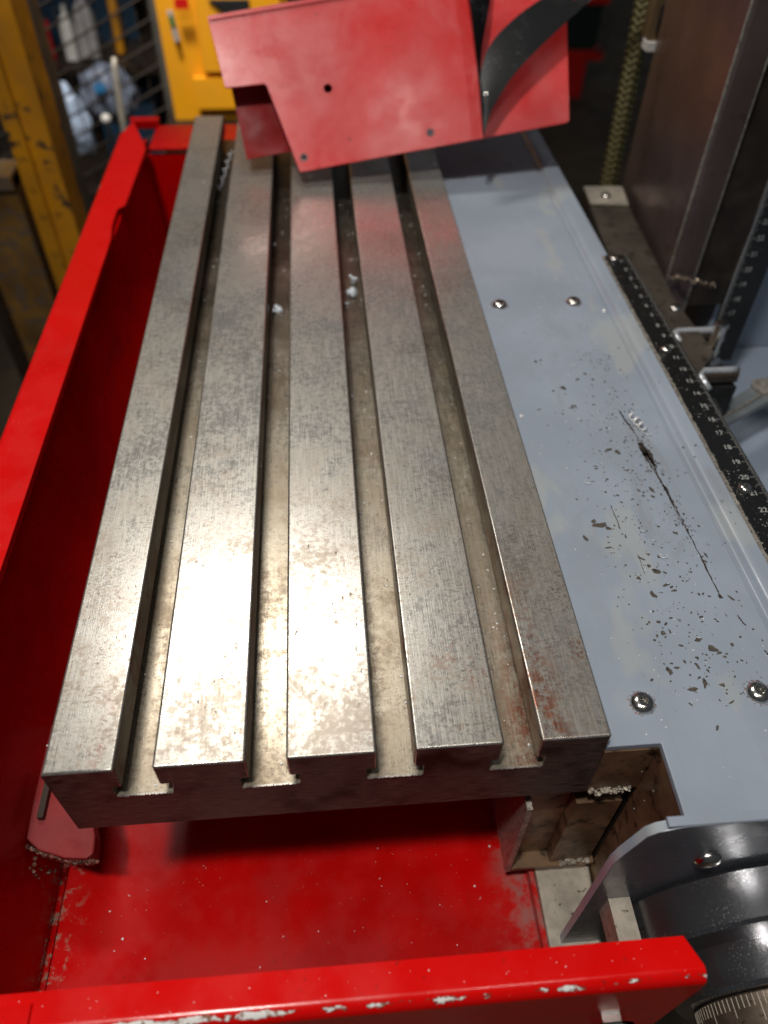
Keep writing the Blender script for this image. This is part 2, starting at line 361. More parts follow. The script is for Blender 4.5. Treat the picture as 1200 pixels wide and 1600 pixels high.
# ------------------------------------------------------------------ milling table
T = thing('milling_table', 'long steel milling table with four T-slots and a worn shiny surface above the red tray', 'machine table', (90, 270, -43))
def front_mats(o, ends=True):
    me = o.data
    for p in me.polygons:
        n, c = p.normal, p.center
        if n.y < -.95 and c.y < .002: p.material_index = 1
        elif c.y > .535 and n.y > .9: p.material_index = 1
        elif n.z > .9 and c.z > -.0005: p.material_index = 0
        elif abs(n.x) > .8: p.material_index = 2
        elif n.z < -.5: p.material_index = 1
        elif c.z < -.016: p.material_index = 4
        else: p.material_index = 3
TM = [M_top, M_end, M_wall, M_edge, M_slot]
L = 538.5
base = prism([(0, -42.7), (180, -42.7), (180, -18.5), (0, -18.5)], 0, L, 'y')
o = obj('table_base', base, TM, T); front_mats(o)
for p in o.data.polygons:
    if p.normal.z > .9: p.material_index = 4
bars = [(0, 22, 0, 18.8), (33.7, 62.6, 37.3, 59.4), (75.2, 103.8, 78.6, 100.6), (116.1, 144.8, 119.5, 141.8), (156.9, 180, 160.2, 180)]
for (a, b, na, nb) in bars:
    pts = [(a, 0), (b, 0), (b, -11.8)]
    if nb != b: pts += [(nb, -11.8)]
    pts += [(nb, -18.5), (na, -18.5)]
    if na != a: pts += [(na, -11.8)]
    if na != a: pts += [(a, -11.8)]
    t = prism(pts, 0, L, 'y')
    sel, selfront = [], []
    for e in t.edges:
        v0, v1 = e.verts[0].co, e.verts[1].co
        topmost = v0.z > -.1 and v1.z > -.1
        atf = v0.y < .1 and v1.y < .1
        if topmost or (atf and v0.z > -12 and v1.z > -12 and abs(v0.z - v1.z) > 5): sel.append(e)
    bmesh.ops.bevel(t, geom=sel, offset=.95, segments=4, profile=.5, affect='EDGES')
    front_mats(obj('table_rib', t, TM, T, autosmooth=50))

# rough metal burrs along the front lip of every slot floor
bm = new()
for a, b in ((18.8, 37.3), (59.4, 78.6), (100.6, 119.5), (141.8, 160.2)):
    x = a + .3
    while x < b - .5:
        wdt = random.uniform(.4, 1.3)
        box(x, min(x+wdt, b-.2), -.25 - random.random()*.25, .25, -18.75, -18.35 + random.random()*.3, bm=bm); x += wdt + random.uniform(0, .3)
tag(obj('burr', bm, M_edge, T), kind='stuff')

# ------------------------------------------------------------------ red tray
Y = thing('chip_tray', 'red painted sheet steel tray with chipped rims under the milling table', 'tray', (60, 250, -137))
# floor with its raised left strip
obj('tray_floor', box(-33, 172, -52, 545, -137, -135, .3, 1), M_red, Y)
obj('floor_fold', prism([(-46, -131.5), (-34, -136.5), (-34, -138), (-46, -133)], -52, 545, 'y'), M_red, Y)
# left wall leaning slightly outwards, flange on top
obj('left_wall', prism([(-48, -25), (-45.5, -25), (-36, -135), (-38.5, -135)], -54, 560, 'y'), M_red, Y)
# flange: width notch near the back
def flange(out, inn, z, th, round_r): pass
pts = [(-44, -56), (-44.5, 380), (-47, 402), (-47, 424), (-42.5, 430), (-41, 528), (-60, 590), (-67, 560), (-66.5, -66), (-44, -66)]
t = prism([(x, y) for x, y in pts], -24, -20, 'z')
es = [e for e in t.edges if e.verts[0].co.z > -20.1 and e.verts[1].co.z > -20.1 and e.verts[0].co.x < -50 and e.verts[1].co.x < -50]
bmesh.ops.bevel(t, geom=es, offset=3.2, segments=4, profile=.5, affect='EDGES')
obj('left_rim', t, M_redleft, Y, autosmooth=40)
obj('left_skirt', prism([(-66.3, -23), (-64.5, -23), (-64.5, -60), (-66.3, -60)], -64, 560, 'y', .3), M_red, Y)
# back wall and back rim
obj('back_wall', box(-44, 175, 540, 543, -135, -30), M_red, Y)
t = prism([(-41, 538), (178, 536), (178, 584), (-40, 586)], -26, -23.5, 'z', .8)
obj('back_rim', t, M_red, Y)
obj('rim_lap', prism([(-61, 584), (-38, 584), (-38, 594), (-63, 594)], -26, -19, 'z', 1), M_red, Y)
# front rim: a deep folded channel
pr = [(-54, -20), (-54, -100), (-56, -100), (-56, -22), (-63, -22.5), (-63.5, -80), (-66, -80), (-66, -20)]
t = prism(pr, -90, 194, 'x')
es = []
for e in t.edges:
    a, b = e.verts[0].co, e.verts[1].co
    if abs(a.y+66) < .01 and abs(b.y+66) < .01 and abs(a.z+20) < .01 and abs(b.z+20) < .01: es.append(e)
bmesh.ops.bevel(t, geom=es, offset=4.2, segments=6, profile=.5, affect='EDGES')
# chamfer the right end inwards
for v in t.verts:
    if v.co.x > 150:
        if v.co.y > -60: v.co.x -= 3.5
es = [e for e in t.edges if abs(e.verts[0].co.x-e.verts[1].co.x) < 4 and min(e.verts[0].co.x, e.verts[1].co.x) > 188 and e.verts[0].co.z > -30 and e.verts[1].co.z > -30]
bmesh.ops.bevel(t, geom=es, offset=.5, segments=2, profile=.5, affect='EDGES')
obj('front_rim', t, M_redfront, Y, autosmooth=40)
obj('rim_end_flap', prism([(186, -54.5), (193.6, -61), (193.6, -64), (191.5, -64), (190.5, -61.5), (184, -56)], -80, -22.5, 'z'), M_redfront, Y)
obj('rim_lap', box(-90, 4.5, -63.5, -57, -20, -18.8, .4), M_redfront, Y)
# right upstand of the floor
obj('right_upstand', box(172, 174, -54, 545, -137, -128, .3), M_red, Y)
# welded bracket sticking out of the left wall under the table corner
pts = [(-39, 19), (-33, 14), (-22, 10), (-13, 9), (-10.5, 11), (-11, 18), (-15, 30), (-20, 70), (-42, 70)]
t = prism(pts, -105, -95, 'z', .8)
obj('support_tab', t, M_redtab, Y)
obj('tab_stud', box(-35.5, -33, 26, 46, -95, -92, .8), M_browndark, Y)
bm = new()
def blob(x, y, z, r):
    t = new(); bmesh.ops.create_icosphere(t, subdivisions=1, radius=r)
    for v in t.verts: v.co *= random.uniform(.7, 1.25)
    bmesh.ops.translate(t, vec=(x, y, z), verts=t.verts); merge(bm, t)
for i in range(70):
    f = i/69; blob(-41 + 31*f + random.uniform(-.4, .4), 17.5 - 8.7*math.sin(f*1.5) + random.uniform(-.4, .4), -98.5 + random.uniform(-2, 1.2), random.uniform(.6, 1.3))
for i in range(40):
    f = i/39; blob(-40.5 - .5*f, 18 + 26*f, -95 + random.uniform(-.8, .6), random.uniform(.6, 1.1))
for i in range(190):
    f = i/189; blob(-37 + random.uniform(-.8, .6), -50 + 66*f, -133.5 + random.uniform(-1, 1), random.uniform(.4, 1.0))
for i in range(22): blob(-39 + random.uniform(-2, 3), 12 + random.uniform(-4, 5), -118 + random.uniform(-14, 16), random.uniform(.5, 1.2))
tag(obj('weld_bead', bm, M_weld, Y), 'rough weld bead with bare metal and flaked red paint', kind='stuff')
o = obj('rim_bolt', lathe([(0, 0), (7, 0), (7, .8), (6.2, 1.2), (6.2, 5), (5.4, 5.8), (0, 5.8)], 6, ry((178, -65, -78)) , False), M_bright, Y)
obj('bolt_washer', lathe([(0, 0), (8.4, 0), (8.4, 1), (0, 1)], 28, ry((178, -65, -78)), False), M_bright, Y)

# ------------------------------------------------------------------ blue-grey cover plate
C = thing('slide_cover', 'blue-grey painted cover plate with flaked paint and a long gouge, right of the milling table', 'cover plate', (225, 250, -40))
obj('cover_sheet', prism([(180.7, 1), (199.2, 1), (198.6, -24), (300, -24), (300, -23), (254, -23), (254, 531), (180.7, 531)][0:3] + [(254, -24), (254, 531), (180.7, 531)], -13, -10, 'z', .35), M_blue, C)
# pressed ridge and outer strip (profile extruded along the plate)
rp = [(253.9, -10.05), (255.2, -10.3), (256.4, -11.2), (257.4, -11.0), (258.4, -9.2), (259.6, -8.2), (262, -8.0), (266, -8.0), (266, -13), (253.9, -13)]
obj('cover_ridge', prism(rp, -24, 531, 'y'), M_blue, C, autosmooth=60)
obj('cover_edge', box(266.02, 270.5, 318, 531, -30, -8.3, .5), M_blue, C)
bm = new()
y = -24
while y < 318:
    d = random.uniform(1.2, 3.5)
    box(266.02, 267.6 + random.uniform(-.25, .3), y, min(y+d, 318), -14, -7.6 + random.uniform(-.25, .25), .12, 1, bm=bm); y += d
tag(obj('bare_edge', bm, M_aluedge, C), 'ragged bare metal edge beside the black rule', kind='stuff')
def screw(name, x, y, z, label, R=4.3, tilt=0., parent=None, M=None, group=None):
    t0 = thing(name, label, 'screw', (x, y, z), group) if parent is None else None
    prof = [(R, -.2), (R, .35), (R*.97, .8), (R*.86, 1.5), (R*.68, 2.05), (R*.5, 2.3), (R*.40, 2.34)]
    t = lathe(prof, 36, None, False)
    # hex socket with a floor
    n = 36; ring = [v for v in t.verts if abs(v.co.z - 2.34) < 1e-4]
    ring.sort(key=lambda v: math.atan2(v.co.y, v.co.x))
    def hexr(a, r): 
        k = math.pi/3; a2 = (a + tilt) % k - k/2; return r*math.cos(k/2)/math.cos(a2)
    H = [t.verts.new((hexr(a := math.atan2(v.co.y, v.co.x), R*.38)*math.cos(a), hexr(a, R*.38)*math.sin(a), 2.3)) for v in ring]
    B = [t.verts.new((h.co.x*.9, h.co.y*.9, .8)) for h in H]
    for i in range(n):
        j = (i+1) % n
        t.faces.new([ring[i], ring[j], H[j], H[i]]); t.faces.new([H[i], H[j], B[j], B[i]])
    t.faces.new(B)
    if M is None: M = Matrix.Translation((x, y, z))
    bmesh.ops.transform(t, matrix=M, verts=t.verts)
    return obj('screw_head', t, M_bright, parent or C, autosmooth=35)
for i, (x, y) in enumerate(((197.4, 16), (239.5, 17), (194, 270), (237, 270.5))):
    screw('s', x, y, -10, '', parent=C, tilt=.3*i)
    # ring of dirt round the head
    bm = new(); 
    for k in range(46):
        a = random.uniform(0, 6.28); r = random.uniform(4.2, 5.3)
        t = new(); bmesh.ops.create_icosphere(t, subdivisions=1, radius=random.uniform(.12, .38))
        for v in t.verts: v.co.z *= .25
        bmesh.ops.translate(t, vec=(x+r*math.cos(a), y+r*math.sin(a), -9.95), verts=t.verts); merge(bm, t)
    tag(obj('dirt_ring', bm, M_weld, C), kind='stuff')
# flaked patches: irregular thin polygons lying on the paint
def flake(bm, x, y, a, b, rot, z=-9.96, n=9, rag=.45):
    c = new(); vs = []
    for i in range(n):
        t = 2*math.pi*i/n; r = random.uniform(1-rag, 1.0+rag*.4)
        px, py = a*r*math.cos(t), b*r*math.sin(t)
        vs.append(c.verts.new((x + px*math.cos(rot) - py*math.sin(rot), y + px*math.sin(rot) + py*math.cos(rot), z)))
    c.faces.new(vs); merge(bm, c)
bm = new()
big = [(205,99,4,1.6,.1),(203.2,101.5,1.5,1,.5),(208.6,97,1.7,1.1,-.4),(197.4,92,1,2,.3),(205,86.5,2,.5,.1),(212,192,1.6,2.0,.3),(206.5,190,.9,.8,0),
       (203,215,1.2,1.3,0),(205.8,216,.8,.7,0),(222,145,1.6,1,.2),(226,143,1.5,1.8,.3),(234,118,.9,2.0,.4),(233,114,.9,1.2,.4),(217,80,2,.7,-.6),
       (221,73,2.0,1.4,-.3),(219,76,1,1.2,.6),(216,62,1.2,2.2,.4),(223,66,2,.7,.2),(213,70,1.2,1.1,-.5),(214,49,1.3,.9,.3),(214.2,44,1.1,1,.3),
       (217,44.5,.5,1.2,.1),(225,63,1.6,.6,.1),(226,40,2,1.1,.25),(230,36,2.3,1.5,-.3),(232,34,1.2,.6,.4),(238,37,.8,.9,0),(211,28,1.1,2,.2),(214,29,1.3,.6,0),
       (222,29,.7,1.5,.4),(222,22,1.0,2.3,-.2),(217,20,2.2,1,-.2),(228,21,1,.9,0),(225,27,.6,.9,.3),(241,21,1.1,1.4,.1),(228.5,14,1.7,.5,.4),(219,38,1.1,.5,-.3),
       (244,80,.5,1.6,.3),(246,58,.6,1.8,.5),(212.5,176,1.8,.4,0),(207,172,.7,.8,0),(226,203,1.1,1,0),(229,198,.9,1.0,0),(224,178,1,.6,0),(196,176,1.2,.5,.2),
       (213,118,.7,.7,0),(216,126,.8,.8,0),(213,133,1.2,.5,.4),(209,125,1.2,.4,0),(241,107,.7,.8,0),(214,14.5,.5,1.2,.6),(220,5,.5,1.2,-.5),(246,10,.4,1.0,.4)]
for f in big: flake(bm, *f)
for i in range(560):
    u = random.random()
    x = random.gauss(222, 10) if u < .6 else random.gauss(237, 6)
    y = random.uniform(12, 175) if u < .8 else random.uniform(170, 225)
    if not (192 < x < 252): continue
    r = random.choice([.18, .25, .3, .4, .55])
    flake(bm, x, y, r*random.uniform(.8, 2), r, random.uniform(0, 3.1), n=6)
tag(obj('paint_flake', bm, M_chip, C), 'small dark patches where the paint has flaked off', kind='stuff')
# the long gouge
bm = new()
def gouge(pts, wd, z=-9.93):
    t = new(); Lp, Rp = [], []
    P = []
    for (x0, y0), (x1, y1) in zip(pts, pts[1:]):
        for k in range(12): P.append((x0+(x1-x0)*k/12, y0+(y1-y0)*k/12))
    P.append(pts[-1]); n = len(P)
    for i, (x, y) in enumerate(P):
        f = i/(n-1); ww = wd(f)*random.uniform(.45, 1.35); j = random.uniform(-.18, .18)
        Lp.append(t.verts.new((x-ww+j, y, z))); Rp.append(t.verts.new((x+ww+j, y, z)))
    for i in range(n-1): t.faces.new([Lp[i], Rp[i], Rp[i+1], Lp[i+1]])
    merge(bm, t)
gouge([(235, 172), (237.5, 158), (239, 143), (239.8, 130)], lambda f: .35+.2*math.sin(f*9))
gouge([(238.2, 149), (239.5, 140), (240.8, 131)], lambda f: 1.9*math.sin(math.pi*min(1, f*.85+.15)))
gouge([(237, 148), (238.5, 132), (240.2, 118), (241, 100), (241.3, 88), (242, 62), (242.1, 58)], lambda f: .32 + .4*max(0, math.sin(f*22))*(f < .6) + .5*max(0, 1-abs(f-.97)*18))
gouge([(239.6, 130), (240, 112), (240.4, 96)], lambda f: .22)
gouge([(213, 110), (213.2, 96)], lambda f: .2)
gouge([(216.5, 82), (216, 72)], lambda f: .12)
gouge([(245, 50), (246.4, 45)], lambda f: .3)
gouge([(249, 34), (251, 27)], lambda f: .3)
for i in range(90):
    f = random.random(); flake(bm, 238 + 4*f + random.gauss(0, 2.4), 172 - 90*f, random.uniform(.15, .5), random.uniform(.2, 1.0), .2, n=6, z=-9.94)
tag(obj('gouge_mark', bm, M_scr, C), 'long dark gouge scraped through the paint', kind='stuff')
# end plate folded down at the front
ep = [(179.2, -150), (179.2, -33), (180.3, -26), (184.6, -9.5), (187.5, -6.5), (196, -3.6), (300, -3.2), (300, -150)]
t = prism(ep, -29, -25.6, 'y', .45)
EPL = thing('end_plate', 'upright grey end plate with a rounded corner behind the black handwheel collar', 'end plate', (230, -27, -150))
o = obj('plate_body', t, [simple('end_plate_paint_shaded', (.17, .19, .22), .30, .45, .25, 40, .1, dirt=(.45, .47, .5), dirtamt=(.66, .70)), M_blue], EPL, autosmooth=40)  # front face: same paint darkened, its shade put into the colour
for p in o.data.polygons: p.material_index = 0 if p.normal.y < -.8 else 1
# chipped pale top edge
bm = new(); x = 190
while x < 298:
    d = random.uniform(2, 7); box(x, x+d, -28.7, -25.8 + random.uniform(-.1, .1), -4.4, -2.95 + random.uniform(-.04, .06), .1, 1, bm=bm); x += d - .05
tag(obj('chipped_edge', bm, M_blue, EPL), kind='stuff')
screw('s', 0, 0, 0, '', parent=EPL, M=ry((211.5, -29, -34)), R=4.6)

# ------------------------------------------------------------------ saddle, ways and castings under the cover
W = thing('saddle', 'oily brown dovetail slide blocks showing in the notch of the cover plate', 'slide', (190, 60, -150))
obj('upper_block', box(180.4, 199.0, .6, 520, -43.5, -13.2, .5), M_brown, W)
obj('middle_block', box(179.5, 197.0, 1.0, 500, -118, -56, .6), M_brown, W)
obj('neck_block', box(184, 199, 3, 500, -56, -43.5), M_browndark, W)
obj('side_skirt', prism([(1, -12.6), (-23.5, -12.6), (-24.8, -160), (1, -160)], 199.3, 202.0, 'x', .3), M_brown, W)
obj('lower_ledge', box(161, 199, -.6, 500, -121, -118.4, .3), M_brown, W)
obj('foot_pad', prism([(174, -32), (196, -32), (199.0, 2), (174.5, 2)], -140, -126, 'z', 1.2), M_cast, W)
obj('thin_plate', box(160, 162.2, -.8, 500, -121, -54, .2), M_aluedge, W)
obj('inner_wall', box(163, 179, 6, 500, -118, -46), M_brown, W)
obj('cast_foot', prism([(174, -123), (197, -123), (199, -150), (214, -300), (186, -300), (176, -165)], 0, 60, 'y', 1.5), M_cast, W, autosmooth=40)
obj('filler_body', box(200, 262, 3, 500, -300, -16), M_browndark, W)
obj('square_bar', box(186, 194, -62, -20, -84, -69, .5), M_cast, W)
bm = new()
for i in range(110): blob(random.uniform(181, 197), random.uniform(-1.0, 3), -43 + random.uniform(-1.5, 1.0), random.uniform(.3, 1.0))
for i in range(50): blob(random.uniform(184, 197), random.uniform(-1.2, 2), -117.3 + random.uniform(-1.0, 1.2), random.uniform(.4, 1.3))
tag(obj('packed_swarf', bm, M_cast, W), kind='stuff')

# ------------------------------------------------------------------ handwheel collar set
Hh = thing('handwheel_hub', 'black steel handwheel hub with engraved brown collar at the lower right corner', 'handwheel hub', (245, -50, -92))
A = lambda y: ry((245, y, -92))
obj('bearing_ring', lathe([(0, 0), (53, 0), (54, 1), (54, 15.5), (52.8, 16.8), (47, 17.2), (0, 17.2)], 96, A(-30), False), M_hand, Hh, autosmooth=30)
obj('hub', lathe([(0, 0), (36, 0), (36, 12), (35, 13.5), (0, 13.5)], 80, A(-47.2), False), M_hand, Hh, autosmooth=30)
obj('graduated_collar', lathe([(0, 0), (29.4, 0), (30, .6), (30, 22), (28, 24), (0, 24)], 80, A(-61), False), M_collar, Hh, autosmooth=30)
bm = new()
for k in range(100):
    a = 2*math.pi*k/100; ln = 6 if k % 5 == 0 else 3.6; ln = 8 if k % 10 == 0 else ln
    t = box(-.13, .13, -.05, .05, 0, ln); merge(bm, t, A(-61.6) @ Matrix.Rotation(a, 4, 'Z') @ Matrix.Translation((0, 30.02, 0)))
tag(obj('graduation', bm, simple('filled_engraving', (.62, .55, .45), .6), Hh), kind='stuff')

# ------------------------------------------------------------------ horizontal rule
R1 = thing('steel_rule', 'black steel rule with white centimetre numbers screwed flat along the cover edge', 'ruler', (275, 150, -8))
obj('rule_blade', box(267.9, 282.6, -60, 318.5, -9.6, -8, .15, 1), M_rule, R1)
obj('bare_margin', box(282.65, 282.95, -60, 318.5, -9.5, -7.9), M_bright, R1)
bm = new()
for k in range(0, 372):
    yy = 321 - k
    if yy > 318: continue
    ln = 3.6 if k % 10 == 0 else (2.4 if k % 5 == 0 else 1.4)
    box(282.5-ln, 282.5, yy-.08, yy+.08, -8.0, -7.97, bm=bm)
tag(obj('graduation', bm, M_print, R1), kind='stuff')
for n in range(1, 36):
    yy = 321 - 10*n
    t = text_bm(str(n), 3.9, Matrix.Translation((276.6, yy, -7.98)) @ Matrix.Rotation(-.05, 4, 'Z'))
    obj('number', t, M_print, R1)
for (x, y) in ((272.5, 313), (273, 217.5), (273.4, 113.5)):
    screw('s', x, y, -8, '', parent=R1, R=3.2, tilt=y)
bm = new()
for i in range(420):
    x, y = random.uniform(268.2, 282), random.uniform(20, 316)
    if noise.noise(Vector((x*.1, y*.03, 0))) < -.05: continue
    r = random.choice([.12, .16, .2, .3, .45]); flake(bm, x, y, r*random.uniform(.7, 1.8), r, random.uniform(0, 3), z=-7.96, n=5)
tag(obj('dust_fleck', bm, simple('pale_dust', (.32, .31, .29), .7, 0, .5, 900), R1), kind='stuff')

# ------------------------------------------------------------------ column side
Wy = thing('column_foot', 'oily steel base strip with bright screws in front of the dark column', 'machine base', (300, 340, -60))
obj('base_strip', prism([(283.5, 205), (318, 245), (314, 300), (325, 458), (296, 458), (283.5, 300)], -60, -30, 'z', .8), M_strip, Wy)
obj('end_tab', prism([(294, 432), (322, 428), (326, 458), (296, 460)], -30, -27.5, 'z', 1.0), M_cast, Wy)
screw('s', 0, 0, 0, '', parent=Wy, M=Matrix.Translation((308, 441, -27.5)), R=4)
screw('s', 0, 0, 0, '', parent=Wy, M=Matrix.Translation((310, 291, -30)), R=4)
K = thing('machine_column', 'tall dark brown steel column with vertical ways rising behind the rule', 'machine column', (350, 400, -60))
obj('column_body', prism([(319, 332), (331, 472), (368, 472), (368, 346), (339, 346), (337, 330), (321, 330)], -60, 420, 'z', .9), M_grill, K, autosmooth=20)
obj('worn_corner', tube([(319.2, 330.9, -59), (319.2, 330.9, 419)], .9, 8), M_aluedge, K)
obj('worn_corner', tube([(337.6, 330.9, -59), (337.6, 330.9, 419)], .7, 8), M_aluedge, K)
obj('way_strip', box(339.5, 368, 338, 345.5, -58, 420, .5), M_browndark, K)
bm = new()
for i in range(60): 
    f = random.random(); blob(318 + 26*f + random.uniform(-1.5, 1.5), 327 - 16*abs(f-.2) + random.uniform(-2, 2), -29 + random.uniform(-1, 1), random.uniform(.4, 1.2))
tag(obj('swarf_heap', bm, M_collar, K), kind='stuff')
V = thing('upright_steel_rule', 'black steel rule standing upright with white numbers, right of the dark column', 'ruler', (352, 292, -72))
obj('rule_blade', box(342, 361, 293, 294.6, -72, 170, .2, 1), M_rule, V)
obj('bare_margin', box(341.3, 341.95, 292.6, 294.8, -72, 170), M_bright, V)
bm = new()
for k in range(0, 200):
    zz = -66 + k; ln = 4.4 if (k % 10) == 0 else (3 if k % 5 == 0 else 1.8)
    box(342.2, 342.2+ln, 292.96, 293.0, zz-.1, zz+.1, bm=bm)
tag(obj('graduation', bm, M_print, V), kind='stuff')
for n in range(14, 33):
    zz = -36 + (n-17)*10
    t = text_bm(str(n), 4.4, Matrix.Translation((349, 292.97, zz)) @ Matrix.Rotation(math.pi/2, 4, 'X') @ Matrix.Rotation(.12, 4, 'Z'))
    obj('number', t, M_print, V)
# clamp with two rounded bright lips
Cl = thing('rule_clamp', 'black clamp with two bright rounded lips at the upright rule foot', 'clamp', (315, 245, -60))
obj('clamp_body', box(296, 326, 224, 270, -62, -40, 1.5), M_black, Cl)
def lip(y, x0, x1, z):
    return tube([(x0+3, y-14, z-2), (x0+1.2, y-6, z), (x0+1.5, y-2, z), (x0+4, y, z), (x1-4, y, z), (x1, y+.5, z)], [2.2]*6, 12)
obj('lip', lip(268, 300, 327, -31), M_lip, Cl, True)
obj('lip', lip(231, 302, 326, -33), M_lip, Cl, True)
obj('lip_plate', prism([(300, 262), (328, 262), (331, 271), (304, 273)], -36, -31.5, 'z', .6), M_browndark, Cl)
obj('lip_plate', prism([(302, 226), (326, 226), (330, 234), (304, 234)], -38, -33.2, 'z', .6), M_browndark, Cl)
obj('bolt', lathe([(0, -42), (7, -42), (7, -38), (3.6, -37), (3.6, -14), (3, -13), (0, -13)], 24, Matrix.Translation((320, 252, -2)), False), M_bright, Cl, autosmooth=30)
obj('nut', lathe([(0, 0), (5, 0), (5, 4), (0, 4)], 6, Matrix.Translation((303, 216, -44)), False), M_aluedge, Cl)
obj('clamp_skirt', box(296, 314, 208, 222, -62, -45, 2), M_black, Cl)
Cb = thing('machine_casing', 'smooth blue-grey machine casing beyond the black rules at the right edge', 'machine casing', (450, 300, -200))
obj('lower_casing', box(288, 700, -20, 345, -260, -100, 6, 3), M_bluedim, Cb, autosmooth=40)
obj('upper_casing', box(369, 700, 346, 466, -200, 420, 8, 3), M_bluedim, Cb, autosmooth=40)
St = thing('grey_strap', 'grey folded metal strap reaching out from the black rule towards the right edge', 'metal strap', (350, 240, -62))
d = Vector((46, 27, 0)).normalized(); nn = Vector((-d.y, d.x, 0))
def sp(s, t_, z): v = Vector((318, 222, 0)) + d*s + nn*t_; return (v.x, v.y)
obj('strap_bar', prism([sp(-12, -7, 0), sp(110, -9, 0), sp(110, 9, 0), sp(-12, 6, 0)], -66, -62, 'z', .8), simple('grey_strap_paint', (.20, .22, .23), .35, .3, .2, 60), St)
obj('strap_rib', prism([sp(-12, -3, 0), sp(100, -2.2, 0), sp(100, -.8, 0), sp(-12, -1.6, 0)], -62, -60.8, 'z', .4), M_aluedge, St)
obj('strap_washer', lathe([(0, 0), (8, 0), (8, 1.5), (0, 1.5)], 30, Matrix.Translation((362, 250, -62)), False), M_aluedge, St)

# ------------------------------------------------------------------ braided hose
bm = new(); n, m = 60, 700
P0, P1 = Vector((331, 500, -92)), Vector((316, 505, 210))
rows = []
for j in range(m+1):
    f = j/m; c = P0.lerp(P1, f) + Vector((6*math.sin(f*2.2), 0, 0)); row = []
    for i in range(n):
        a = 2*math.pi*i/n
        u = abs(((a*5/(2*math.pi) + .25) % 1) - .5)*2
        r = 6.4 + .5*math.sin(2*math.pi*f*302/5.0 - u*4.2) - .5*(u < .08)
        row.append(bm.verts.new(c + Vector((r*math.cos(a), r*math.sin(a), 0))))
    rows.append(row)
for a, b in zip(rows, rows[1:]):
    for i in range(n): bm.faces.new([a[i], a[(i+1) % n], b[(i+1) % n], b[i]])
tag(obj('braided_hose', bm, M_braid, None, True), 'olive brass braided hose rising left of the dark column', 'hose')

# ------------------------------------------------------------------ red guard plate and black blades (local plane axes)
O = Vector((82, 408, 10)); e = Vector((0.98714604, 0.11750219, 0.10833246)); up = Vector((-0.15837007, 0.6280508, 0.76188655)); nv = Vector((0.02148505, -0.76924991, 0.6385867))
MP = Matrix(((e.x, up.x, nv.x, O.x), (e.y, up.y, nv.y, O.y), (e.z, up.z, nv.z, O.z), (0, 0, 0, 1)))
Gd = thing('red_guard_plate', 'tilted red sheet metal guard with three holes above the far table end', 'guard plate', tuple(O))
outline = [(0, 0), (1.2, -.3), (185.1, -.3), (187.2, 1.6), (198.2, 76.3), (201.6, 101.5), (-37.2, 103.2), (-38.2, 102.2), (-36.6, 60.4), (-35.6, 59.3), (-11.0, 57.8), (-9.9, 56.7)]
t = curve_plate([outline, circ(29.4, 48.1, 2.8), circ(91.3, 9.4, 1.4), circ(4.6, 8.3, 1.4)], 1.6, MP @ Matrix.Translation((0, 0, -.8)), .25)
obj('guard_sheet', t, M_redplate, Gd)
t = box(-37.6, 200.6, 100.8, 103.4, -1.2, 1.2, .5); bmesh.ops.transform(t, matrix=MP, verts=t.verts); obj('hem', t, M_redplate, Gd)
t = box(-36.8, 200, 101.6, 103, -58, -1.2, .3); bmesh.ops.transform(t, matrix=MP, verts=t.verts); obj('shade_return', t, M_redplate, Gd)  # unseen panel behind the guard, added to shade the far table end
t = box(-33, 42, 19, 98, -18, -16.5, .3); bmesh.ops.transform(t, matrix=MP, verts=t.verts); obj('return_flange', t, M_redtab, Gd)
t = box(-12, 195, 97, 98.5, -18, -1.7, .2); bmesh.ops.transform(t, matrix=MP, verts=t.verts); obj('back_web', t, M_redplate, Gd)
for (x, y) in ((91.3, 9.4), (4.6, 8.3)):
    t = lathe([(2.7, .02), (2.6, .12), (1.5, .12), (1.45, .02)], 28, MP @ Matrix.Translation((x, y, 0)), False)
    obj('hole_ring', t, simple('grey_hole_rim', (.13, .08, .08), .5, .3), Gd, autosmooth=40)
def ribbon(left, right, offs, nseg=14, thick=.45):
    """curved strip between two edge polylines in the plate's local frame; offs = distance in front of the plate (left, right)"""
    def samp(pl, f):
        k = f*(len(pl)-1); i = min(int(k), len(pl)-2); u = k-i
        g = lambda q: Vector(pl[max(0, min(len(pl)-1, q))])
        p0, p1, p2, p3 = g(i-1), g(i), g(i+1), g(i+2)
        return .5*((2*p1)+(-p0+p2)*u+(2*p0-5*p1+4*p2-p3)*u*u+(-p0+3*p1-3*p2+p3)*u**3)
    t = new(); rows = []
    for s_ in range(nseg*3+1):
        f = s_/(nseg*3); a = samp(left, f); b = samp(right, f); row = []
        for k in range(7):
            u = k/6; q = a.lerp(b, u); q.z += .5*math.sin(math.pi*u)*min(1, (a-b).length/14)
            row.append(t.verts.new(MP @ q))
        rows.append(row)
    for r0, r1 in zip(rows, rows[1:]):
        for k in range(6): t.faces.new([r0[k], r0[k+1], r1[k+1], r1[k]])
    bmesh.ops.recalc_face_normals(t, faces=t.faces)
    bmesh.ops.solidify(t, geom=t.faces[:], thickness=thick)
    return t
Bl = thing('wide_black_blade', 'wide curved black steel blade sprinkled with bright dust, pointing down over the red plate', 'blade', tuple(MP @ Vector((120, -7, 20))))
obj('blade_strip', ribbon([(120.6, -6, 20), (122.3, 10, 20), (125, 29, 21), (134, 47, 22), (152, 60, 23), (175, 69.8, 24), (222, 86, 26)],
                          [(120.9, -6, 20), (125.6, 3.5, 21), (131.5, 12.5, 22), (147.5, 28, 24), (171, 43.6, 25), (206, 63.5, 26), (247, 80, 28)], 0), M_blackrub, Bl, autosmooth=40)
